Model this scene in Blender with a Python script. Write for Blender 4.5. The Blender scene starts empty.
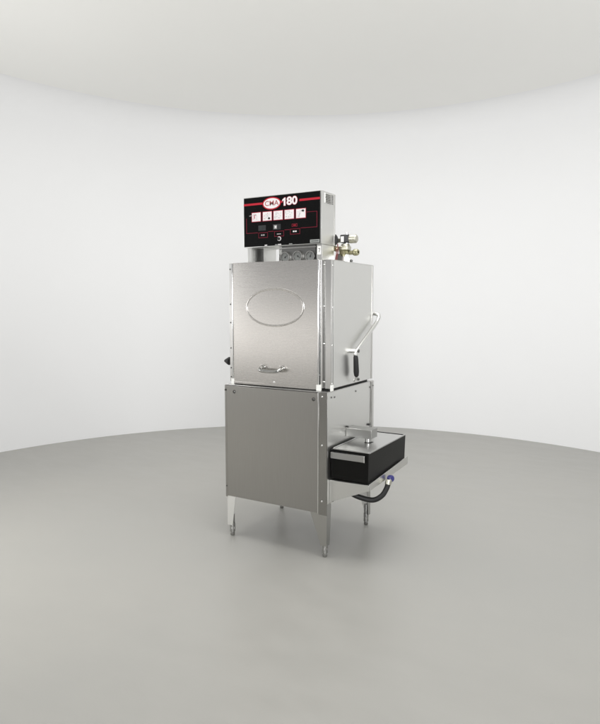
import bpy, bmesh, math, random
from mathutils import Vector, Matrix
random.seed(7)
R = math.radians
sc = bpy.context.scene
col = sc.collection
PI = math.pi

# ------------------------------------------------------------------ materials
def mat(name, base=(.5, .5, .5), rough=.5, metal=0.0, spec=.5, aniso=0.0, coat=0.0, emit=None, es=1.0):
    m = bpy.data.materials.new(name); m.use_nodes = True
    nt = m.node_tree; b = nt.nodes['Principled BSDF']
    b.inputs['Base Color'].default_value = (*base, 1)
    b.inputs['Roughness'].default_value = rough
    b.inputs['Metallic'].default_value = metal
    b.inputs['Specular IOR Level'].default_value = spec
    b.inputs['Anisotropic'].default_value = aniso
    b.inputs['Coat Weight'].default_value = coat
    if emit:
        b.inputs['Emission Color'].default_value = (*emit, 1)
        b.inputs['Emission Strength'].default_value = es
    return m

def noise(nt, scale, stretch, detail=4, rough=.55):
    tc = nt.nodes.new('ShaderNodeTexCoord'); mp = nt.nodes.new('ShaderNodeMapping')
    mp.inputs['Scale'].default_value = stretch
    n = nt.nodes.new('ShaderNodeTexNoise')
    n.inputs['Scale'].default_value = scale; n.inputs['Detail'].default_value = detail
    n.inputs['Roughness'].default_value = rough
    nt.links.new(tc.outputs['Object'], mp.inputs['Vector']); nt.links.new(mp.outputs[0], n.inputs['Vector'])
    return n

def ramp(nt, src, a, b, lo=.3, hi=.7):
    r = nt.nodes.new('ShaderNodeMapRange')
    r.inputs['From Min'].default_value = lo; r.inputs['From Max'].default_value = hi
    r.inputs['To Min'].default_value = a; r.inputs['To Max'].default_value = b
    nt.links.new(src, r.inputs['Value']); return r.outputs[0]

def mixcol(nt, fac, c1, c2):
    m = nt.nodes.new('ShaderNodeMix'); m.data_type = 'RGBA'
    m.inputs['A'].default_value = (*c1, 1); m.inputs['B'].default_value = (*c2, 1)
    nt.links.new(fac, m.inputs['Factor']); return m.outputs['Result']

def steel(name, base, rough, brush='h', wave=.0012, aniso=.5, streak=.05, bump=.05):
    """brushed stainless sheet: fine grain streaks, slight oil-can waviness, faint smudges"""
    m = mat(name, base, rough, 1.0, .5, aniso)
    nt = m.node_tree; b = nt.nodes['Principled BSDF']; L = nt.links.new
    s = (9, 9, 420) if brush == 'h' else (420, 420, 9)
    g = noise(nt, 1.0, s, 3, .6)
    sm = noise(nt, 5.0, (1, 1, 1.6), 4, .6)
    # roughness: grain plus smudges
    add = nt.nodes.new('ShaderNodeMath'); add.operation = 'ADD'
    L(ramp(nt, g.outputs['Fac'], rough - .012, rough + .012), add.inputs[0])
    L(ramp(nt, sm.outputs['Fac'], -.006, .010), add.inputs[1])
    L(add.outputs[0], b.inputs['Roughness'])
    d = tuple(c * (1 - streak) for c in base); u = tuple(min(1, c * (1 + streak)) for c in base)
    L(mixcol(nt, ramp(nt, g.outputs['Fac'], 0, 1), d, u), b.inputs['Base Color'])
    tg = nt.nodes.new('ShaderNodeTangent'); tg.direction_type = 'RADIAL'; tg.axis = 'Z'
    L(tg.outputs[0], b.inputs['Tangent'])
    if brush == 'v': b.inputs['Anisotropic Rotation'].default_value = .25
    w = noise(nt, 2.6, (1, 1, .8), 2, .4)
    b1 = nt.nodes.new('ShaderNodeBump'); b1.inputs['Strength'].default_value = 1; b1.inputs['Distance'].default_value = wave
    L(w.outputs['Fac'], b1.inputs['Height'])
    b2 = nt.nodes.new('ShaderNodeBump'); b2.inputs['Strength'].default_value = bump; b2.inputs['Distance'].default_value = .00012
    L(g.outputs['Fac'], b2.inputs['Height']); L(b1.outputs[0], b2.inputs['Normal'])
    L(b2.outputs[0], b.inputs['Normal'])
    return m

M_DOOR = steel('door_steel', (.58, .56, .535), .27, 'h', .0003, .2, .008, .012)
M_SIDE = steel('side_steel', (.68, .68, .66), .33, 'v', .0003, .2, .012, .02)
M_CAB = steel('cabinet_steel', (.345, .337, .320), .34, 'v', .0003, .2, .030, .02)  # same stainless as the sides; dim floor reflection put into the base colour
M_STRIP = steel('corner_strip_steel', (.29, .285, .27), .24, 'v', .0003, .2, .012, .02)
M_LEG = steel('leg_steel_dim', (.43, .425, .405), .34, 'v', .0003, .2, .012, .02)  # leg steel, right front: its dimmer light is in the colour
M_LEGB = steel('leg_steel_bright', (.90, .90, .885), .42, 'v', .0003, .1, .012, .02)  # lighter copy of the leg steel, brighter light put into the colour
M_BLOCK = steel('chute_steel', (.42, .42, .41), .34, 'h', .0003, .1, .012, .02)
M_PULL = mat('handle_steel', (.42, .42, .41), .20, 1.0)
M_TRIM = steel('trim_steel', (.60, .595, .58), .28, 'v', .0003, .2, .03)
M_BRIGHT = mat('polished_steel', (.80, .80, .79), .10, 1.0)
M_BOLT = mat('bolt_steel', (.13, .13, .125), .30, 1.0)
M_DARKMETAL = mat('recess_shade_steel', (.20, .20, .195), .38, 1.0)  # steel darkened to carry the shade inside recesses
M_LID = steel('lid_steel', (.55, .55, .54), .30, 'h', .0012, .1, .03)
M_SHADE = mat('light_block_dark', (.10, .10, .095), .6, .6)  # dark colour for the added light block under the cabinet
M_RUB = mat('black_rubber', (.012, .012, .012), .5, 0, .4)
M_BLK = mat('black_plastic_bin', (.0035, .0035, .003), .40, 0, .16)
M_FACE = mat('control_panel_black', (.004, .004, .004), .25, 0, .14)
M_RED = mat('panel_red', (.40, .018, .032), .4, 0, .2)
M_DRED = mat('panel_dark_red', (.13, .008, .020), .4, 0, .2)
M_WHT = mat('panel_white', (.68, .655, .655), .45, 0, .2)
M_INK = mat('logo_ink', (.33, .10, .10), .45, 0, .2)
M_PINK = mat('icon_border_red', (.34, .025, .05), .4, 0, .2)
M_GREY = mat('print_grey', (.30, .29, .29), .5)
M_DGREY = mat('display_grey', (.025, .03, .03), .3)
M_LBL = mat('plate_grey', (.26, .27, .26), .4)
M_WPL = mat('white_nylon', (.86, .86, .83), .45)
M_GLASS = mat('gauge_face', (.17, .175, .17), .3, 0, .3)
M_BRASS = mat('tarnished_brass', (.42, .40, .26), .38, 1.0)
M_NICK = mat('nickel_cast', (.52, .51, .44), .40, 1.0)
M_COIL = mat('valve_coil_black', (.02, .02, .022), .4)
M_WIRE = mat('red_wire', (.16, .03, .03), .5)
M_BLUE = mat('blue_clamp', (.035, .035, .17), .35)
for m_, sc_, amt in ((M_BLK, 60, .15), (M_RUB, 90, .2)):
    nt = m_.node_tree; n = noise(nt, sc_, (1, 1, 1)); bp = nt.nodes.new('ShaderNodeBump')
    bp.inputs['Strength'].default_value = amt; bp.inputs['Distance'].default_value = .001
    nt.links.new(n.outputs['Fac'], bp.inputs['Height']); nt.links.new(bp.outputs[0], nt.nodes['Principled BSDF'].inputs['Normal'])

def wallmat(name, base, var, rough=.9):
    m = mat(name, base, rough, 0, .2); nt = m.node_tree; b = nt.nodes['Principled BSDF']
    n = noise(nt, .7, (1, 1, 1), 5, .6)
    nt.links.new(mixcol(nt, ramp(nt, n.outputs['Fac'], 0, 1), tuple(c * (1 - var) for c in base), base), b.inputs['Base Color'])
    n2 = noise(nt, 140, (1, 1, 1), 3); bp = nt.nodes.new('ShaderNodeBump')
    bp.inputs['Strength'].default_value = .12; bp.inputs['Distance'].default_value = .001
    nt.links.new(n2.outputs['Fac'], bp.inputs['Height']); nt.links.new(bp.outputs[0], b.inputs['Normal'])
    return m
M_WALL = wallmat('white_painted_wall', (.865, .867, .872), .012)
M_CEIL = wallmat('white_painted_ceiling', (.905, .903, .880), .012)

def floormat():
    m = mat('grey_screed_floor', (.44, .43, .40), .42, 0, .62); nt = m.node_tree; b = nt.nodes['Principled BSDF']; L = nt.links.new
    big = noise(nt, .55, (1, 1, 1), 5, .55); mid = noise(nt, 3.2, (1.0, 2.4, 1), 6, .62); fine = noise(nt, 220, (1, 1, 1), 3, .7)
    c1 = mixcol(nt, ramp(nt, big.outputs['Fac'], 0, 1), FLOOR_A, FLOOR_B)
    mx = nt.nodes.new('ShaderNodeMix'); mx.data_type = 'RGBA'; mx.blend_type = 'MULTIPLY'
    mx.inputs['Factor'].default_value = 1
    L(c1, mx.inputs['A'])
    L(mixcol(nt, ramp(nt, mid.outputs['Fac'], 0, 1, .25, .75), (.945, .945, .945), (1, 1, 1)), mx.inputs['B'])
    mx2 = nt.nodes.new('ShaderNodeMix'); mx2.data_type = 'RGBA'; mx2.blend_type = 'MULTIPLY'; mx2.inputs['Factor'].default_value = 1
    L(mx.outputs['Result'], mx2.inputs['A'])
    L(mixcol(nt, ramp(nt, fine.outputs['Fac'], 0, 1), (.965, .965, .965), (1, 1, 1)), mx2.inputs['B'])
    L(mx2.outputs['Result'], b.inputs['Base Color'])
    L(ramp(nt, mid.outputs['Fac'], .30, .42), b.inputs['Roughness'])
    bp = nt.nodes.new('ShaderNodeBump'); bp.inputs['Strength'].default_value = .06; bp.inputs['Distance'].default_value = .001
    L(fine.outputs['Fac'], bp.inputs['Height']); L(bp.outputs[0], b.inputs['Normal'])
    return m
FLOOR_A = (.372, .369, .348); FLOOR_B = (.400, .391, .363)
M_FLOOR = floormat()

# ------------------------------------------------------------------ mesh helpers
class MB:
    def __init__(s): s.bm = bmesh.new(); s.mats = []
    def mi(s, m):
        if m not in s.mats: s.mats.append(m)
        return s.mats.index(m)
    def _fin(s, geom_faces, m, smooth=False):
        i = s.mi(m)
        for f in geom_faces: f.material_index = i; f.smooth = smooth
    def box(s, x0, x1, y0, y1, z0, z1, m, bev=0.0, seg=2):
        t = bmesh.new()
        vs = [t.verts.new(p) for p in ((x0,y0,z0),(x1,y0,z0),(x1,y1,z0),(x0,y1,z0),(x0,y0,z1),(x1,y0,z1),(x1,y1,z1),(x0,y1,z1))]
        for q in ((3,2,1,0),(4,5,6,7),(0,1,5,4),(1,2,6,5),(2,3,7,6),(3,0,4,7)): t.faces.new([vs[k] for k in q])
        s.bevmerge(t, m, bev, seg); return s
    def bevmerge(s, t, m, bev, seg=2):
        """bevel the edges; the sheet faces stay truly flat, only the bevels shade smooth"""
        t.normal_update(); N = [f.normal.copy() for f in t.faces]
        if bev > 0: bmesh.ops.bevel(t, geom=list(t.edges), offset=bev, segments=seg, profile=.5, affect='EDGES')
        t.normal_update()
        flat = [any(f.normal.dot(n) > .99999 for n in N) for f in t.faces]
        s.merge(t, m, [not q for q in flat])
    def merge(s, t, m, smooth=False):
        i = s.mi(m); mp = {}
        for v in t.verts: mp[v] = s.bm.verts.new(v.co)
        sm = smooth if isinstance(smooth, list) else [smooth] * len(t.faces)
        for f, q in zip(t.faces, sm):
            try: nf = s.bm.faces.new([mp[v] for v in f.verts])
            except ValueError: continue
            nf.material_index = i; nf.smooth = q
        t.free()
    def poly(s, pts, vec, m, bev=0.0):
        """closed outline extruded along vec"""
        t = bmesh.new(); vec = Vector(vec)
        a = [t.verts.new(p) for p in pts]; b = [t.verts.new(Vector(p) + vec) for p in pts]
        n = len(pts); t.faces.new(a); t.faces.new(b[::-1])
        for k in range(n): t.faces.new((a[k], b[k], b[(k+1) % n], a[(k+1) % n]))
        bmesh.ops.recalc_face_normals(t, faces=t.faces)
        s.bevmerge(t, m, bev); return s
    def tube(s, pts, r, m, n=14, caps=True, closed=False):
        t = bmesh.new(); P = [Vector(p) for p in pts]; rings = []
        rr = r if isinstance(r, (list, tuple)) else [r] * len(P)
        prev = None; N = len(P)
        for k, p in enumerate(P):
            if closed: d = (P[(k+1) % N] - P[k-1]).normalized()
            elif k == 0: d = (P[1] - P[0]).normalized()
            elif k == N - 1: d = (P[-1] - P[-2]).normalized()
            else: d = ((P[k+1]-P[k]).normalized() + (P[k]-P[k-1]).normalized()).normalized()
            if prev is None:
                u = d.orthogonal().normalized()
            else:
                u = (prev - d * prev.dot(d)).normalized()
            prev = u; w = d.cross(u)
            rings.append([t.verts.new(p + (u*math.cos(a) + w*math.sin(a)) * rr[k]) for a in [2*PI*j/n for j in range(n)]])
        pairs = list(zip(rings, rings[1:])) + ([(rings[-1], rings[0])] if closed else [])
        for A, B in pairs:
            for j in range(n): t.faces.new((A[j], A[(j+1) % n], B[(j+1) % n], B[j]))
        if caps and not closed: t.faces.new(rings[0][::-1]); t.faces.new(rings[-1])
        bmesh.ops.recalc_face_normals(t, faces=t.faces)
        s.merge(t, m, True); return s
    def lathe(s, prof, o, ax, m, n=24):
        """prof: list of (r, h) along axis ax from origin o"""
        ax = Vector(ax).normalized(); o = Vector(o); u = ax.orthogonal().normalized(); w = ax.cross(u)
        t = bmesh.new(); rings = []
        for r, h in prof:
            if r < 1e-6: rings.append([t.verts.new(o + ax*h)])
            else: rings.append([t.verts.new(o + ax*h + (u*math.cos(a)+w*math.sin(a))*r) for a in [2*PI*j/n for j in range(n)]])
        for A, B in zip(rings, rings[1:]):
            for j in range(n):
                if len(A) == 1 and len(B) == 1: continue
                if len(A) == 1: t.faces.new((A[0], B[(j+1) % n], B[j]))
                elif len(B) == 1: t.faces.new((A[j], A[(j+1) % n], B[0]))
                else: t.faces.new((A[j], A[(j+1) % n], B[(j+1) % n], B[j]))
        bmesh.ops.recalc_face_normals(t, faces=t.faces)
        s.merge(t, m, True); return s
    def build(s, name, parent=None, sharp=35):
        me = bpy.data.meshes.new(name); s.bm.normal_update(); s.bm.to_mesh(me); s.bm.free()
        for m in s.mats: me.materials.append(m)
        fl = [p.use_smooth for p in me.polygons]
        me.set_sharp_from_angle(angle=R(sharp))
        me.polygons.foreach_set('use_smooth', fl)
        o = bpy.data.objects.new(name, me); col.objects.link(o)
        if parent: o.parent = parent
        return o

def empty(name, loc=(0, 0, 0)):
    o = bpy.data.objects.new(name, None); o.location = loc; o.empty_display_size = .2; col.objects.link(o); return o

def bez(ctrl, n=10):
    """Catmull-Rom through points"""
    P = [Vector(c) for c in ctrl]; P = [2*P[0]-P[1]] + P + [2*P[-1]-P[-2]]; out = []
    for i in range(1, len(P)-2):
        for k in range(n):
            t = k/n; a, b, c, d = P[i-1:i+3]
            out.append(.5*((2*b)+(c-a)*t+(2*a-5*b+4*c-d)*t*t+(-a+3*b-3*c+d)*t**3))
    out.append(P[-2]); return out

def dup(o, loc, parent):
    c = o.copy(); c.location = loc; col.objects.link(c); c.parent = parent; return c

# ------------------------------------------------------------------ setting
CX, CY, RAD, HGT = -.103, -.077, 3.48, 3.19
def disc(name, z, rad, m, flip=False, n=96):
    b = MB(); t = bmesh.new(); c = t.verts.new((CX, CY, z)); prev = None; rings = []
    for q in range(1, 9):
        rings.append([t.verts.new((CX + rad*q/8*math.cos(2*PI*j/n), CY + rad*q/8*math.sin(2*PI*j/n), z)) for j in range(n)])
    for j in range(n): t.faces.new((c, rings[0][j], rings[0][(j+1) % n]))
    for A, B in zip(rings, rings[1:]):
        for j in range(n): t.faces.new((A[j], B[j], B[(j+1) % n], A[(j+1) % n]))
    if flip: bmesh.ops.reverse_faces(t, faces=t.faces)
    b.merge(t, m); o = b.build(name); o['kind'] = 'structure'; return o
disc('floor', 0.0, 9.0, M_FLOOR)
disc('ceiling', HGT - .0065, RAD - .21, M_CEIL, True, 150)
# curved wall, a real shell with thickness, open behind the photographer
def wall():
    b = MB(); t = bmesh.new(); n = 150; a0, a1 = R(WALL0), R(WALL1)
    prof = []
    f = .22                                     # soft cove where wall meets ceiling
    prof += [(RAD, -.02), (RAD, .8), (RAD, 1.6), (RAD, 2.4), (RAD, HGT - f)]
    for k in range(1, 9):
        a = k/8*PI/2; prof.append((RAD - f + f*math.cos(a), HGT - f + f*math.sin(a) - .004))
    prof += [(RAD - f - .02, HGT - .004), (RAD - f - .02, HGT + .05), (RAD + .12, HGT + .05), (RAD + .12, -.02)]
    rows = []
    for j in range(n+1):
        a = a0 + (a1-a0)*j/n
        rows.append([t.verts.new((CX + r*math.cos(a), CY + r*math.sin(a), z)) for r, z in prof])
    m_ = len(prof)
    for A, B in zip(rows, rows[1:]):
        for k in range(m_): t.faces.new((A[k], B[k], B[(k+1) % m_], A[(k+1) % m_]))
    t.faces.new(rows[0]); t.faces.new(rows[-1][::-1])
    bmesh.ops.recalc_face_normals(t, faces=t.faces)
    b.merge(t, M_WALL, True); o = b.build('wall', None, 50); o['kind'] = 'structure'
WALL0, WALL1 = -14, 217
wall()

# ------------------------------------------------------------------ the dishwasher
W0, W1, D = -.628, .010, .578           # cabinet extents in x, depth
ZB, ZC, ZT = .235, .862, 1.520          # panel bottom, cabinet top, chamber top
dw = empty('commercial_dishwasher', (-.31, .29, 0))
dw['label'] = 'tall stainless steel commercial dishwasher with black and red control panel and angle legs'
dw['category'] = 'dishwasher'
OFF = Vector((-.31, .29, 0))
class PB(MB):
    """part builder: world coordinates in, stored relative to the machine's base"""
    def part(s, name, parent=None, sharp=35):
        bmesh.ops.translate(s.bm, verts=s.bm.verts, vec=-OFF)
        return s.build(name, parent or dw, sharp)

rivet_me = None
def rivet(parent, p, ax, r=.0042, m=None, h=.0028, name='rivet'):
    b = PB(); m = m or M_BRIGHT
    b.lathe([(r, -.001), (r, h*.35), (r*.8, h*.8), (r*.35, h), (0, h)], p, ax, m, 14)
    return b.part(name, parent)
def screw(parent, p, ax, r=.0078):
    b = PB(); b.lathe([(r*1.35, -.001), (r*1.35, .0012), (r, .0014), (r, .005), (r*.8, .0062), (0, .0062)], p, ax, M_BOLT, 6)
    return b.part('screw', parent)

# lower cabinet ------------------------------------------------------
b = PB(); th = .0022
FP1 = -.042                              # fold where front panel meets the corner strip
# side, back and left sheets, top deck
SB = .287                                # bottom of the side sheets
b.box(W1-.003, W1, .003, D-.003, SB, ZC-.004, M_SIDE, .0008)
b.box(W0, W0+.003, .003, D-.003, SB, ZC-.004, M_SIDE, .0008)
b.box(W0+.004, W1-.004, D-.006, D-.003, SB, ZC-.004, M_SIDE, .0008)
b.box(W0+.001, W1-.001, .004, D-.001, ZC-.004, ZC+.0, M_TRIM, .0012)
cab = b.part('cabinet')
# sump with unseen dark plate, added to stop light bouncing under the cabinet
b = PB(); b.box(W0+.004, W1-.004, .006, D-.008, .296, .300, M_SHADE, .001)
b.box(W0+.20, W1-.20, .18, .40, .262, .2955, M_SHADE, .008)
b.lathe([(.03, 0), (.03, -.03), (.024, -.034)], (-.31, .30, .2625), (0, 0, 1), M_RUB, 20)
b.part('sump_light_block', cab)
b = PB()
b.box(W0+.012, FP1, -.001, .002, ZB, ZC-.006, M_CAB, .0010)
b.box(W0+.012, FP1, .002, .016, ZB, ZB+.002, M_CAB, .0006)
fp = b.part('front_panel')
for x, z in ((-.563, .825), (-.069, .822)): screw(fp, (x, -.001, z), (0, -1, 0))
# corner strips (angle posts) each with its leg
def post(x0, x1, sx, edge):
    b = PB()
    b.box(x0, x1, -.0035 if sx > 0 else -.0005, .0005, ZB-.006, ZC-.003, M_STRIP if sx > 0 else M_CAB, .0011)
    if sx > 0: b.box(x0-.0045, x0, -.0050, -.0015, ZB-.001, ZC-.004, M_BRIGHT, .0013)
    return b.part('corner_strip')
ps = post(FP1+.0045, W1, 1, 0)
for z in (.838, .590, .300): rivet(ps, (-.018, -.0035, z), (0, -1, 0), .0048, M_BRIGHT)
pl = post(W0, W0+.0115, -1, 0)
rivet(pl, (W0+.006, -.0005, .290), (0, -1, 0), .004, M_BOLT)
screw(pl, (W0+.0058, -.0005, .832), (0, -1, 0), .0045)
# side screws
for y, z in ((.042, .832), (.078, .829), (.334, .828), (.523, .828)): rivet(cab, (W1, y, z), (1, 0, 0), .0052, M_BOLT, .004, 'screw')
# vertical hem strip on the rear right corner
b = PB(); b.box(W1-.004, W1+.0035, D-.032, D, ZB-.02, ZC-.002, M_TRIM, .0012)
b.box(W1+.0035, W1+.0055, D-.036, D-.030, ZB+.01, ZC-.004, M_BOLT, .0008); hs = b.part('corner_strip')
rivet(hs, (W1+.0035, D-.014, .832), (1, 0, 0), .0045, M_BOLT, .003, 'screw')

def leg(cx, cy, sx, sy, ztop, foot_z=.0):
    """tapered steel angle with a threaded bullet foot; (cx,cy) outer corner"""
    b = PB(); t = .003; zb = .064; zk = .31
    y = cy; x = cx; y2 = cy - sy*t
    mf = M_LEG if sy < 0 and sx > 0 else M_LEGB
    wf = .125 if sx > 0 else .068
    b.poly([(x, y, ztop), (x - sx*wf, y, ztop), (x - sx*wf, y, zk), (x - sx*.034, y, zb), (x, y, zb)], (0, -sy*t, 0), mf, .0008)
    b.poly([(x, y2, ztop), (x, cy - sy*.050, ztop), (x, cy - sy*.050, zk-.06), (x, cy - sy*.034, zb), (x, y2, zb)], (-sx*t, 0, 0), M_BLOCK, .0008)
    lg = b.part('leg')
    fx, fy = cx - sx*.0195, cy - sy*.0195
    f = PB(); f.lathe([(0, 0), (.0095, 0), (.0125, .004), (.0130, .017), (.0115, .0185), (.0115, .0215), (.0150, .023), (.0152, .074), (.0135, .076), (.0135, .125), (0, .125)], (fx, fy, 0), (0, 0, 1), M_PULL, 26)
    f.lathe([(.0162, .040), (.0162, .052)], (fx, fy, 0), (0, 0, 1), M_BRIGHT, 6)
    f.part('foot', lg)
    return lg
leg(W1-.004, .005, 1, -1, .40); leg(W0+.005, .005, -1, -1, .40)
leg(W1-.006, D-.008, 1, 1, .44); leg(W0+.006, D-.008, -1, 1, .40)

# wash chamber ---------------------------------------------------------
X0, X1, YB = -.622, .0065, .560
b = PB()
b.box(X1-.003, X1, .070, YB, ZC+.012, ZT-.002, M_SIDE, .001)
b.box(X0, X0+.003, .070, YB, ZC+.012, ZT-.002, M_SIDE, .001)
b.box(X0+.003, X1-.003, YB-.003, YB, ZC+.012, ZT-.002, M_SIDE, .001)
b.box(X0+.001, X1-.001, .048, YB+.001, ZT-.002, ZT+.002, M_SIDE, .0015)
b.box(X0+.02, X1-.02, .06, YB-.02, ZC+.0005, ZC+.011, M_RUB)      # dark joint between chamber and cabinet
b.box(X1, X1+.003, YB-.012, YB+.002, ZC+.012, ZT-.001, M_TRIM, .0012)  # rear hem
ch = b.part('wash_chamber')
# front door: one sheet with rolled edges
DX0, DX1, DY = -.5945, -.061, .034
b = PB()
b.box(DX0+.004, DX1-.004, DY, DY+.003, ZC+.004, ZT+.003, M_DOOR, .0008)
b.box(DX0-.004, DX0+.004, DY-.004, DY+.006, ZC+.030, ZT+.0035, M_BRIGHT, .0032, 3)
b.box(DX1-.004, DX1+.004, DY-.004, DY+.006, ZC+.030, ZT+.0035, M_BRIGHT, .0032, 3)
b.box(DX0+.004, DX1-.004, DY-.002, DY, ZC+.004, ZC+.016, M_DOOR, .0009)
door = b.part('door')
rivet(door, (-.328, DY, .887), (0, -1, 0), .0055, M_BRIGHT, .003)
# embossed blank oval
N = 120; ec = (-.3235, 1.284); ea, eb = .176, .0965
b = PB(); b.tube([(ec[0] + ea*math.cos(2*PI*k/N), DY+.0074, ec[1] + eb*math.sin(2*PI*k/N)) for k in range(N)], .0092, M_DOOR, 40, closed=True)
b.part('embossed_oval', door)
# handle: bent bar with two mounting plates
b = PB(); hx0, hx1, hz = -.393, -.273, .966
path = bez([(hx0+.004, DY+.002, hz), (hx0, DY-.018, hz-.001), (hx0-.001, DY-.036, hz-.008), (hx0+.014, DY-.045, hz-.014), (-.335, DY-.046, hz-.016), (hx1-.014, DY-.045, hz-.014), (hx1+.001, DY-.036, hz-.008), (hx1+.002, DY-.018, hz-.001), (hx1, DY+.002, hz)], 7)
b.tube(path, .0092, M_PULL, 16)
for x in (hx0, hx1):
    b.box(x-.018, x+.018, DY-.0035, DY, hz-.016, hz+.016, M_DOOR, .0016)
    b.lathe([(.012, 0), (.012, .004), (.0085, .007)], (x, DY-.003, hz), (0, -1, 0), M_PULL, 18)
b.part('handle', door)

# guide channels at the chamber's front corners
def guide(side):
    b = PB()
    if side > 0:
        xa, xb = DX1+.005, X1
        b.box(xa, xa+.015, .044, .050, ZC+.012, ZT+.001, M_TRIM, .001)
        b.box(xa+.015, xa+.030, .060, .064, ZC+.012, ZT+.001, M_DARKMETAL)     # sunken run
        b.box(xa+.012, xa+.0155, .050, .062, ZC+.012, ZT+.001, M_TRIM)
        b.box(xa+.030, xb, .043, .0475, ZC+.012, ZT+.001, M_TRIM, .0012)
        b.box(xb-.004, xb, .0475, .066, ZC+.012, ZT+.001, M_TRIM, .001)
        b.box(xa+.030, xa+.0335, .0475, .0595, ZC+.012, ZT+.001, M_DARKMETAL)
    else:
        xb, xa = DX0-.005, X0
        b.box(xb-.006, xb, .046, .052, ZC+.012, ZT+.001, M_DARKMETAL, .001)
        b.box(xa, xb-.006, .043, .048, ZC+.012, ZT+.001, M_TRIM, .0012)
        b.box(xa, xa+.004, .048, .066, ZC+.012, ZT+.001, M_TRIM, .001)
    return b.part('door_guide')
g = guide(1)
for z in (1.518-.02, 1.29, 1.10, .905):
    rivet(g, (-.037, .060, z), (0, -1, 0), .0048); rivet(g, (X1, .056, z-.006), (1, 0, 0), .0042)
for x0, x1, y0, y1 in ((DX1-.010, DX1+.016, .030, .0432),): 
    k = PB(); k.box(x0, x1, y0, y1, ZC+.0, ZC+.030, M_WPL, .002); k.part('guide_block', g)
k = PB(); k.box(X1-.003, X1+.004, .040, .068, ZC+.0, ZC+.031, M_WPL, .002); k.part('guide_block', g)
g2 = guide(-1)
for z in (1.49, 1.30, 1.20, 1.06, .95, .90): rivet(g2, (X0+.007, .043, z), (0, -1, 0), .0042, M_BOLT)
k = PB(); k.box(DX0-.012, DX0+.006, .030, .0432, ZC+.0, ZC+.030, M_WPL, .002); k.part('guide_block', g2)
# black latch knob on the left side
k = PB(); k.lathe([(.006, 0), (.006, .040), (.020, .042), (.0235, .049), (.019, .058), (.008, .078), (.003, .083), (0, .083)], (X0, .10, .980), (-1, 0, 0), M_RUB, 20); k.part('side_knob', ch)

# lift lever on the right, crossbar behind ------------------------------------
lx = .036
b = PB()
arm = [(lx, .268, 1.028), (lx, .285, 1.052), (lx, .42, 1.124), (lx, .535, 1.187), (lx, .566, 1.208), (lx, .583, 1.226), (lx-.006, .588, 1.240), (lx-.03, .590, 1.246), (-.06, .590, 1.247), (-.30, .590, 1.247), (X0+.03, .590, 1.246), (X0-.03, .588, 1.240), (X0-.036, .583, 1.226), (X0-.036, .566, 1.208), (X0-.036, .535, 1.187), (X0-.036, .285, 1.052)]
b.tube(bez(arm, 6), .0105, M_SIDE, 16)
b.lathe([(.012, 0), (.012, .03)], (X1-.002, .285, 1.052), (1, 0, 0), M_BRIGHT, 18)
b.lathe([(.010, 0), (.010, .006), (0, .008)], (lx+.008, .285, 1.052), (1, 0, 0), M_BOLT, 6)
b.lathe([(.007, 0), (.007, .004), (0, .005)], (X1, .372, 1.050), (1, 0, 0), M_BRIGHT, 12)
lever = b.part('lift_lever')
b = PB()
b.tube([(lx, .270, 1.040), (lx+.001, .272, 1.020), (lx+.001, .275, 1.000), (lx+.001, .281, .940), (lx+.001, .283, .920), (lx, .284, .912)], [.006, .0125, .0135, .0150, .0125, .006], M_RUB, 18)
b.part('grip', lever)
b = PB()
b.tube([(lx, .284, .914), (lx-.004, .287, .902), (lx-.014, .292, .886)], .0055, M_SIDE, 12)
b.part('lever_rod', lever)
for y in (.318, .372): rivet(ch, (X1, y, .889), (1, 0, 0), .0078, M_BRIGHT if y < .35 else M_BOLT, .008, 'bolt')

# shelf and its gusset --------------------------------------------------------
SX = .228
b = PB()
b.poly([(W1+.001, .026, .408), (SX, .026, .413), (SX, .026, .384), (W1+.03, .026, .306), (W1+.001, .026, .292)], (0, .003, 0), M_SIDE, .0009)
b.poly([(W1+.001, .029, .409), (SX-.001, .029, .412), (SX-.001, .556, .428), (W1+.001, .556, .425)], (0, 0, -.003), M_SIDE, .0008)
b.poly([(SX, .029, .384), (SX, .029, .418), (SX, .566, .444), (SX, .566, .399)], (.003, 0, 0), M_SIDE, .0009)
b.poly([(SX-.028, .029, .384), (SX, .029, .384), (SX, .566, .399), (SX-.028, .566, .399)], (0, 0, -.0025), M_SIDE, .0007)
b.poly([(W1+.001, .10, .402), (SX-.05, .10, .409), (W1+.001, .10, .30)], (0, .003, 0), M_SIDE, .0008)
b.poly([(W1+.001, .50, .402), (SX-.05, .50, .409), (W1+.001, .50, .30)], (0, .003, 0), M_SIDE, .0008)
b.box(W1+.0005, W1+.003, .032, .15, .284, .405, M_SIDE, .0006)
shelf = b.part('shelf')
for y in (.058, .133): rivet(shelf, (W1+.003, y, .293), (1, 0, 0), .0058, M_BOLT, .005, 'bolt')

# drain chute over the bin --------------------------------------------------------
b = PB()
b.box(W1+.0005, .158, .212, .290, .600, .648, M_BLOCK, .0018)
b.box(W1+.0005, .1575, .2085, .212, .6435, .6475, M_TRIM, .0010)
chute = b.part('drain_chute')
b = PB(); b.lathe([(.0165, 0), (.0165, -.022), (.0150, -.024), (.0150, -.042), (.0135, -.043), (.0135, 0)], (.124, .250, .6003), (0, 0, 1), M_PULL, 24)
b.part('outlet_pipe', chute)
screw(chute, (.016, .222, .6495), (0, 0, 1), .006)
b = PB(); b.box(W1, W1+.010, .498, .522, .608, .618, M_RUB, .002); b.part('cable_clip', cab)

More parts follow.
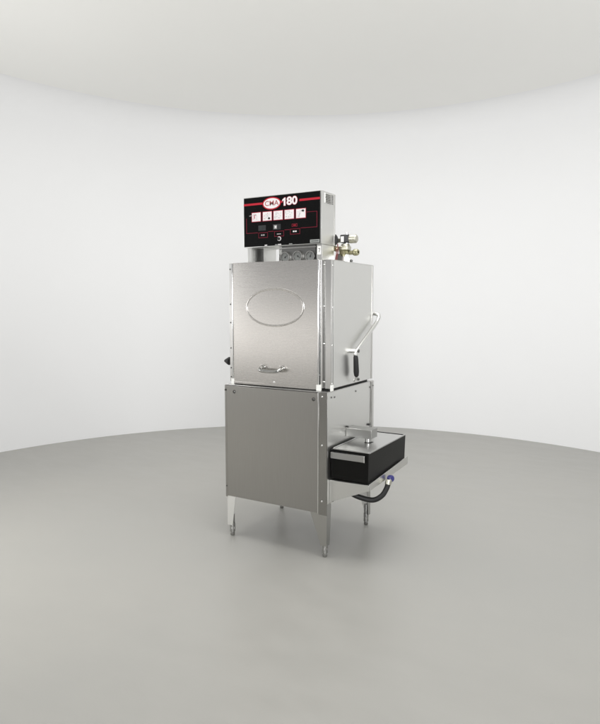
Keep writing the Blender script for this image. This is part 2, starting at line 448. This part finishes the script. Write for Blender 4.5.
# drain hose --------------------------------------------------------
b = PB()
hp = bez([(-.06, .06, .395), (.03, .07, .372), (.10, .085, .340), (.150, .105, .318), (.205, .135, .306), (.236, .172, .322), (.248, .205, .352), (.250, .226, .378)], 10)
b.tube(hp, .0135, M_RUB, 18); hose = b.part('drain_hose')
b = PB(); b.tube([(.249, .222, .370), (.251, .232, .392)], .0165, M_NICK, 18); b.tube([(.251, .232, .388), (.262, .236, .396)], .009, M_NICK, 12); b.part('hose_fitting', hose)
b = PB(); b.lathe([(.0, -.004), (.013, -.004), (.017, 0), (.018, .010), (.017, .020), (.012, .024), (0, .024)], (.246, .250, .396), (.8, -.4, .15), M_BLUE, 18); b.part('hose_clamp', hose)

# control housing on top ----------------------------------------------------------
KX0, KX1, KY, KB, KZ0, KZ1 = -.556, -.076, .092, .242, 1.606, 1.873
b = PB()
b.box(KX0, KX1, KY, KB-.010, KZ0, KZ1, M_SIDE, .0018)
b.box(KX0-.002, KX1+.0025, KB-.010, KB, KZ0-.001, KZ1-.002, M_TRIM, .0015)
cb = b.part('control_box')
b = PB(); b.box(KX0+.004, KX1-.0075, KY-.0035, KY, KZ0+.004, KZ1-.004, M_FACE, .0010)
cp = b.part('control_panel', cb)
FY = KY - .0037
def ell(cx, cz, a, c, y, d, m, b, n=40):
    b.poly([(cx + a*math.cos(2*PI*k/n), y, cz + c*math.sin(2*PI*k/n)) for k in range(n)], (0, d, 0), m)
def rect(b, x0, x1, z0, z1, m, lay=0, d=.0004):
    y = FY - lay*.0005; b.box(x0, x1, y-d, y, z0, z1, m)
PX0, PX1 = KX0+.004, KX1-.0075
# red band across (photo: thin stripe, darker haze around the oval)
def rpart(name, *args):
    b = PB(); rect(b, *args); return b.part(name, cb)
rpart('stripe', PX0, -.431, 1.8285, 1.8395, M_RED); rpart('stripe', -.203, PX1, 1.8275, 1.8385, M_RED); rpart('stripe', -.314, -.304, 1.8285, 1.8385, M_RED)
b = PB(); ell(-.3725, 1.830, .0575, .0325, FY, -.0004, M_RED, b); ell(-.3725, 1.830, .0510, .0265, FY-.0005, -.0004, M_WHT, b)
b.part('logo_oval', cb)
def text(s, x, z, size, m, name, lay, sx=1.0, ext=.0003, off=0.0, parent=None):
    cu = bpy.data.curves.new('t', 'FONT'); cu.body = s; cu.size = size; cu.align_x = 'CENTER'; cu.align_y = 'CENTER'
    cu.extrude = ext; cu.offset = off
    to = bpy.data.objects.new('t', cu); col.objects.link(to)
    me = bpy.data.meshes.new_from_object(to.evaluated_get(bpy.context.evaluated_depsgraph_get()))
    bpy.data.objects.remove(to)
    me.transform(Matrix.Translation(Vector((x, FY - lay*.0005 - ext, z)) - OFF) @ Matrix.Rotation(R(90), 4, 'X') @ Matrix.Diagonal((sx, 1, 1, 1)))
    me.materials.clear(); me.materials.append(m)
    o = bpy.data.objects.new(name, me); col.objects.link(o); o.parent = parent or cb; return o
text('CMA', -.3725, 1.830, .036, M_INK, 'logo_lettering', 2, 1.12, .0003, .0003)
def one(x, z, m, lay, g, name):
    h = .0205; y = FY - lay*.0005
    b = PB(); b.poly([(x-.0055-g, y, z-h-g), (x+.0055+g, y, z-h-g), (x+.0055+g, y, z+h+g), (x-.001-g, y, z+h+g), (x-.0145-g, y, z+h-.010+g*.3), (x-.0145-g, y, z+h-.0185-g), (x-.0055-g, y, z+h-.0125-g)], (0, -.0004, 0), m)
    b.part(name, cb)
one(-.2915, 1.832, M_PINK, 1, .0016, 'model_number_outline'); one(-.2915, 1.832, M_WHT, 2.6, 0, 'model_number')
text('80', -.2470, 1.832, .056, M_PINK, 'model_number_outline', 1, 1.14, .0003, .0034)
text('80', -.2470, 1.832, .056, M_WHT, 'model_number', 2.6, 1.14, .0003, .0018)
# five icon tiles
tx = [-.4705, -.4005, -.3325, -.2640, -.1945]
for i, x in enumerate(tx):
    b = PB(); zc = 1.7655; h = .0225; w = .0275
    rect(b, x-w-.003, x+w+.003, zc-h-.003, zc+h+.003, M_PINK, 0)
    rect(b, x-w, x+w, zc-h, zc+h, M_WHT, 1)
    rnd = random.Random(40+i)
    for k in range(16):
        px = x + rnd.uniform(-.023, .016); pz = zc + rnd.uniform(-.016, .014)
        mm = rnd.choice([M_GREY, M_GREY, M_LBL, M_PINK if i in (0, 1) else M_GREY])
        if k % 3: rect(b, px, px + rnd.uniform(.002, .007), pz, pz + .0018, mm, 2)
        else: rect(b, px, px + .0018, pz, pz + rnd.uniform(.004, .009), mm, 2.2)
    if i == 0: rect(b, x-.016, x-.008, zc-.006, zc+.010, M_PINK, 2.4); rect(b, x-.013, x-.010, zc-.003, zc+.007, M_WHT, 3.4)
    if i == 1: rect(b, x+.006, x+.018, zc-.017, zc-.007, M_COIL, 2.6)
    if i == 4: ell(x+.013, zc+.013, .008, .005, FY-.0016, -.0004, M_COIL, b, 20)
    b.part('pictogram', cb)
# thin red circuit line
for q in ((-.5365, -.5335, 1.684, 1.762), (-.5365, -.461, 1.681, 1.684), (-.395, -.360, 1.683, 1.686), (-.293, -.262, 1.686, 1.689),
          (-.196, -.0985, 1.690, 1.693), (-.102, -.0985, 1.693, 1.7705), (-.160, -.102, 1.768, 1.7705)):
    rpart('circuit_line', *q, M_DRED)
def frame_box(b, x, z, w, h, t, m):
    rect(b, x-w, x+w, z+h-t, z+h, m); rect(b, x-w, x+w, z-h, z-h+t, m); rect(b, x-w, x-w+t, z-h+t, z+h-t, m); rect(b, x+w-t, x+w, z-h+t, z+h-t, m)
for x, z, c in ((-.4275, 1.668, 2), (-.3265, 1.670, 3), (-.2290, 1.676, 2)):
    b = PB(); frame_box(b, x, z, .030, .0145, .0028, M_DRED)
    for k in range(c): rect(b, x - .013 + k*.026/c, x - .013 + (k+.72)*.026/c, z-.003, z+(.004 if c == 2 else .000), M_WHT if c == 3 else M_GREY if x < -.4 else M_WHT, 1)
    b.part('switch_legend', cb)
for x, m1, m2 in ((-.436, M_DGREY, M_DGREY), (-.343, M_WHT, M_DGREY)):
    b = PB(); rect(b, x-.022, x+.026, 1.692, 1.720, M_COIL); rect(b, x-.016, x+.003, 1.696, 1.716, M_LBL if m1 is M_WHT else m1, 1); rect(b, x-.010, x+.0, 1.701, 1.711, m1, 2); rect(b, x+.012, x+.015, 1.698, 1.714, m2, 1)
    b.part('rocker_switch', cb)
b = PB(); frame_box(b, -.232, 1.708, .017, .008, .003, M_DRED); rect(b, -.240, -.223, 1.706, 1.710, M_RED, 1); b.part('indicator', cb)
b = PB(); b.lathe([(.0115, 0), (.0115, .003), (.0085, .0036)], (-.3255, FY, 1.6435), (0, -1, 0), M_WHT, 24)
b.lathe([(.0085, .003), (.0078, .010), (.003, .012), (0, .012)], (-.3255, FY, 1.6435), (0, -1, 0), M_RUB, 20)
b.part('knob', cb)
rpart('print', -.5160, -.5120, 1.7715, 1.7765, M_LBL); rpart('print', -.5100, -.5060, 1.7715, 1.7775, M_LBL); rpart('print', -.5045, -.5000, 1.7720, 1.7780, M_LBL)
for q in ((-.418, -.402, 1.6115, 1.6165, M_WHT), (-.352, -.336, 1.6115, 1.6155, M_LBL), (-.334, -.314, 1.6115, 1.6165, M_WHT), (-.266, -.246, 1.6118, 1.6160, M_LBL)): rpart('print', *q)
b = PB(); rect(b, -.140, -.0855, 1.6125, 1.6290, M_LBL)
for k in range(7): rect(b, -.133+k*.0062, -.129+k*.0062, 1.619, 1.6235, M_DGREY, 1)
b.part('rating_plate', cb)
# louvres on the side
b = PB()
b.box(KX1, KX1+.0012, .122, .222, 1.812, 1.866, M_SIDE, .0004)
for k in range(6):
    z = 1.817 + k*.0082
    b.poly([(KX1+.0012, .128, z), (KX1+.0048, .128, z), (KX1+.0012, .128, z+.0062)], (0, .062, 0), M_SIDE)
    b.box(KX1+.0012, KX1+.0019, .128, .190, z-.0016, z, M_COIL)
    b.box(KX1+.0012, KX1+.0019, .197, .217, z-.0010, z+.0045, M_DARKMETAL)
b.part('louvre', cb)
# left stand: channel open to the front
b = PB(); SZ0 = ZT+.0022; SZ1 = KZ0-.0012
b.box(-.536, -.508, .098, .101, SZ0, SZ1, M_SIDE, .0009)
b.box(-.536, -.533, .101, .222, SZ0, SZ1, M_SIDE, .0009)
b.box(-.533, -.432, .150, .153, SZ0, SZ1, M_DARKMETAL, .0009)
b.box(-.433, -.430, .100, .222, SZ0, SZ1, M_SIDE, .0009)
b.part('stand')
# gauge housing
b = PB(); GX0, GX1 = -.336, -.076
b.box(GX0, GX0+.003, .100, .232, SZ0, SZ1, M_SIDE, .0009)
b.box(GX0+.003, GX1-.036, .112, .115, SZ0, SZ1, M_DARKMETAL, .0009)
b.box(GX0+.003, GX1-.036, .0985, .112, SZ1-.013, SZ1-.009, M_TRIM, .0007)
b.box(GX1-.0385, GX1-.0305, .100, .113, SZ0, SZ1-.002, M_RUB)
b.box(GX1-.0300, GX1, .098, .101, SZ0, SZ1, M_SIDE, .0009)
b.box(GX1-.003, GX1, .101, .232, SZ0, SZ1, M_SIDE, .0009)
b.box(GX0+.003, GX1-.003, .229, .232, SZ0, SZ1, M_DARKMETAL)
gh = b.part('gauge_housing')
b = PB(); b.box(GX1-.026, GX1-.006, .0972, .098, 1.553, 1.596, M_WPL, .0003)
b.box(GX1-.020, GX1-.011, .0966, .0972, 1.582, 1.585, M_COIL); b.poly([(GX1-.014, .0972, 1.582), (GX1-.011, .0972, 1.582), (GX1-.014, .0972, 1.564), (GX1-.017, .0972, 1.564)], (0, -.0006, 0), M_COIL)
b.part('sticker', gh)
for x, zc, ang in ((-.299, 1.547, 40), (-.222, 1.550, -30), (-.147, 1.547, 70)):
    b = PB(); r = .0285
    b.lathe([(r, 0), (r, -.012), (r-.0015, -.0145), (r-.004, -.0145), (r-.0055, -.010), (r-.0055, -.006), (0, -.006)], (x, .1115, zc), (0, 1, 0), M_TRIM, 32)
    b.lathe([(r-.006, -.0068), (0, -.0068)], (x, .1115, zc), (0, 1, 0), M_GLASS, 32)
    for k in range(9):
        a = R(-30 + k*30); rr = r-.010
        px, pz = x + rr*math.cos(a), zc + rr*math.sin(a)
        b.box(px-.001, px+.001, .1035, .1044, pz-.001, pz+.001, M_COIL)
    a = R(ang); b.tube([(x - .006*math.cos(a), .1035, zc - .006*math.sin(a)), (x + .017*math.cos(a), .1035, zc + .017*math.sin(a))], [.0018, .0008], M_COIL, 6)
    b.lathe([(.004, 0), (.004, -.002), (0, -.0022)], (x, .1038, zc), (0, 1, 0), M_COIL, 12)
    b.part('gauge', gh)

# solenoid valve group behind the controls -------------------------------------------
b = PB(); VY = .31
b.box(-.105, -.012, VY-.012, VY+.028, ZT+.002, ZT+.006, M_SIDE, .001)
b.poly([(-.100, VY-.014, ZT+.004), (-.014, VY-.014, ZT+.004), (-.014, VY-.014, ZT+.022), (-.035, VY-.014, ZT+.050), (-.095, VY-.014, ZT+.050)], (0, .003, 0), M_SIDE, .0008)
valve = b.part('water_valve')
b = PB()
b.box(-.098, -.020, VY-.030, VY+.020, 1.586, 1.610, M_NICK, .006, 3)
b.lathe([(.024, 0), (.026, .006), (.022, .016), (.018, .018)], (-.045, VY-.004, 1.604), (0, 0, 1), M_NICK, 24)
b.lathe([(.015, 0), (.015, .030), (.011, .032), (.011, .050), (.013, .051), (.013, .056)], (-.090, VY-.01, 1.596), (0, -1, 0), M_BRASS, 8)
b.lathe([(.017, -.02), (.017, .012), (.013, .014), (.013, .03)], (-.050, VY-.012, 1.578), (1, 0, 0), M_BRASS, 6)
b.lathe([(.011, 0), (.011, .030), (.016, .031), (.0175, .036), (.0175, .052), (.014, .058), (.006, .060)], (-.018, VY-.01, 1.573), (1, -.25, 0), M_BRASS, 20)
for z in (1.588, 1.600): b.box(-.075, -.030, VY-.034, VY-.030, z, z+.003, M_BRASS, .001)
b.lathe([(.014, 0), (.014, .02)], (-.055, VY-.01, 1.556), (0, 0, 1), M_BRASS, 6)
b.part('valve_body', valve)
b = PB()
b.lathe([(.009, 0), (.009, .072)], (-.038, VY, 1.61), (0, 0, 1), M_BRIGHT, 16)
b.box(-.070, -.020, VY-.022, VY+.020, 1.626, 1.670, M_COIL, .006, 3)
b.lathe([(.0, .0), (.022, .0), (.023, .004), (.023, .034), (.018, .040), (0, .041)], (-.020, VY, 1.646), (1, 0, 0), M_NICK, 20)
b.box(-.064, -.046, VY-.0228, VY-.022, 1.630, 1.660, M_WPL)
b.lathe([(.013, 0), (.013, .006), (.007, .008)], (-.090, VY-.005, 1.640), (-1, 0, 0), M_NICK, 18)
b.box(-.092, -.070, VY-.012, VY+.012, 1.630, 1.652, M_NICK, .003)
b.part('solenoid_coil', valve)
b = PB(); b.tube(bez([(-.072, .246, 1.60), (-.071, .252, 1.57), (-.074, .249, 1.545), (-.078, .252, ZT+.004)], 6), .0028, M_WIRE, 8)
b.tube(bez([(-.070, .262, 1.62), (-.067, .262, 1.58), (-.072, .262, 1.55), (-.076, .262, ZT+.004)], 6), .0030, M_WIRE, 8)
b.part('wire', valve)
b = PB(); b.lathe([(0, 0), (.034, 0), (.036, .004), (.036, .016), (.03, .02), (0, .02)], (-.100, KB+.0, 1.640), (0, 1, 0), M_RUB, 28); b.part('conduit_boot', cb)
b = PB(); b.lathe([(.007, 0), (.007, .010), (.004, .012), (0, .012)], (-.004, .298, ZT+.010), (0, -1, 0), M_BOLT, 12); b.part('bolt', valve)

# ------------------------------------------------------------------ bin on the shelf
BX0, BX1, BY0, BY1, BZ0, BZ1 = .0135, .222, .032, .548, .4185, .570
bo = Vector((.118, .29, BZ0))
bin_ = empty('strainer_bin', bo)
bin_['label'] = 'black plastic strainer bin with grey metal lid resting on the side shelf'
bin_['category'] = 'bin'
def bpart(mb, name, parent=None):
    bmesh.ops.translate(mb.bm, verts=mb.bm.verts, vec=-bo); return mb.build(name, parent or bin_)
b = MB(); t = bmesh.new()
tz = lambda y: .4185 + (y-.032)*.030          # shelf rises slightly to the rear
def ringv(inset, z, top):
    return [t.verts.new((x, y, (z if top else tz(y) + z))) for x, y in ((BX0+inset, BY0+inset), (BX1-inset, BY0+inset), (BX1-inset, BY1-inset), (BX0+inset, BY1-inset))]
R0 = ringv(.003, 0, False); R1 = ringv(0, BZ1, True); R2 = ringv(.006, BZ1, True); R3 = ringv(.009, .008, False)
for A, B in ((R0, R1), (R1, R2), (R2, R3)):
    for j in range(4): t.faces.new((A[j], A[(j+1) % 4], B[(j+1) % 4], B[j]))
t.faces.new(R0[::-1]); t.faces.new(R3)
bmesh.ops.recalc_face_normals(t, faces=t.faces)
b.bevmerge(t, M_BLK, .0022); bpart(b, 'bin_body')
b = MB()
lz = BZ1 - .001
b.box(BX0+.012, BX1-.001, BY0+.007, BY1-.036, lz, lz+.004, M_LID, .0014)
b.box(BX0+.012, BX0+.018, BY0+.007, BY1-.036, lz+.004, lz+.009, M_LID, .0014)
b.box(BX0+.012, BX1-.001, BY0+.002, BY0+.007, lz, lz+.0065, M_LID, .0014)
b.box(BX1-.004, BX1+.0025, BY0+.007, BY1-.004, lz-.002, lz+.005, M_LID, .0016)
lid = bpart(b, 'lid')
b = MB(); b.box(.108, .146, .232, .270, lz+.004, lz+.0052, M_RUB, .0004); bpart(b, 'pipe_shade_patch', lid)  # black patch laid on the lid as the shadow ring around the pipe
b = MB()
b.box(BX0+.004, BX1-.018, BY0-.010, BY0-.0065, .525, .5565, M_BLOCK, .0010)
b.box(BX0+.004, BX1-.018, BY0-.0065, BY0+.001, .5535, .5565, M_SIDE, .0008)
b.box(BX1-.021, BX1-.0165, BY0-.0118, BY0-.0075, .524, .5575, M_BRIGHT, .001)
bpart(b, 'front_lip')

# ------------------------------------------------------------------ light
def area(name, loc, target, sx, sy, power, colr=(1, 1, 1), spread=180):
    l = bpy.data.lights.new(name, 'AREA'); l.shape = 'RECTANGLE'; l.size = sx; l.size_y = sy; l.energy = power; l.color = colr
    l.spread = R(spread)
    o = bpy.data.objects.new(name, l); o.location = loc
    o.rotation_euler = (Vector(target) - Vector(loc)).to_track_quat('-Z', 'Y').to_euler(); col.objects.link(o); return o
area('overhead_softbox', (.0, .05, 3.12), (.0, .05, 0), 2.2, 1.6, 54, (1, .997, .99))
area('front_left_softbox', (-3.2, -4.4, .84), (-.3, 0, 1.02), 3.2, .54, 9.3, (1, .972, .935))
area('cyc_bank', (2.7, -4.2, 2.0), (-.9, 3.2, 2.0), 3.0, 1.6, 68, (1, 1, 1), 110)
area('left_floor_fill', (-2.9, -2.7, 2.9), (-2.45, -1.9, 0), .8, .8, 27, (1, .97, .91), 72)  # added fill: brightens the left floor and its reflection in the cabinet
area('ceiling_fill_right', (2.2, -.1, 1.4), (.7, 1.2, 3.2), 1.0, 1.0, 15, (1, 1, 1))  # added fill out of view, lifts the ceiling brightness
area('ceiling_fill_left', (-2.25, -1.0, 1.4), (-1.2, .5, 3.2), 1.0, 1.0, 13, (1, 1, 1))  # second added ceiling fill, on the unseen left side

w = bpy.data.worlds.new('World'); sc.world = w; w.use_nodes = True
bg = w.node_tree.nodes['Background']; bg.inputs['Color'].default_value = (.985, .99, 1, 1); bg.inputs['Strength'].default_value = .38

# ------------------------------------------------------------------ camera
cam = bpy.data.cameras.new('camera'); co = bpy.data.objects.new('camera', cam); col.objects.link(co)
co.location = (1.3843, -2.6391, 1.298); co.rotation_euler = (R(90-5.4382), 0, R(30.1448))
cam.sensor_fit = 'HORIZONTAL'; cam.sensor_width = 36; cam.lens = 601.78/600*36; cam.clip_end = 100; cam.clip_start = .05
sc.camera = co
sc.view_settings.view_transform = 'Standard'; sc.view_settings.look = 'None'; sc.view_settings.gamma = 1
sc.view_settings.exposure = 0
sc.render.resolution_x = 849; sc.render.resolution_y = 1024
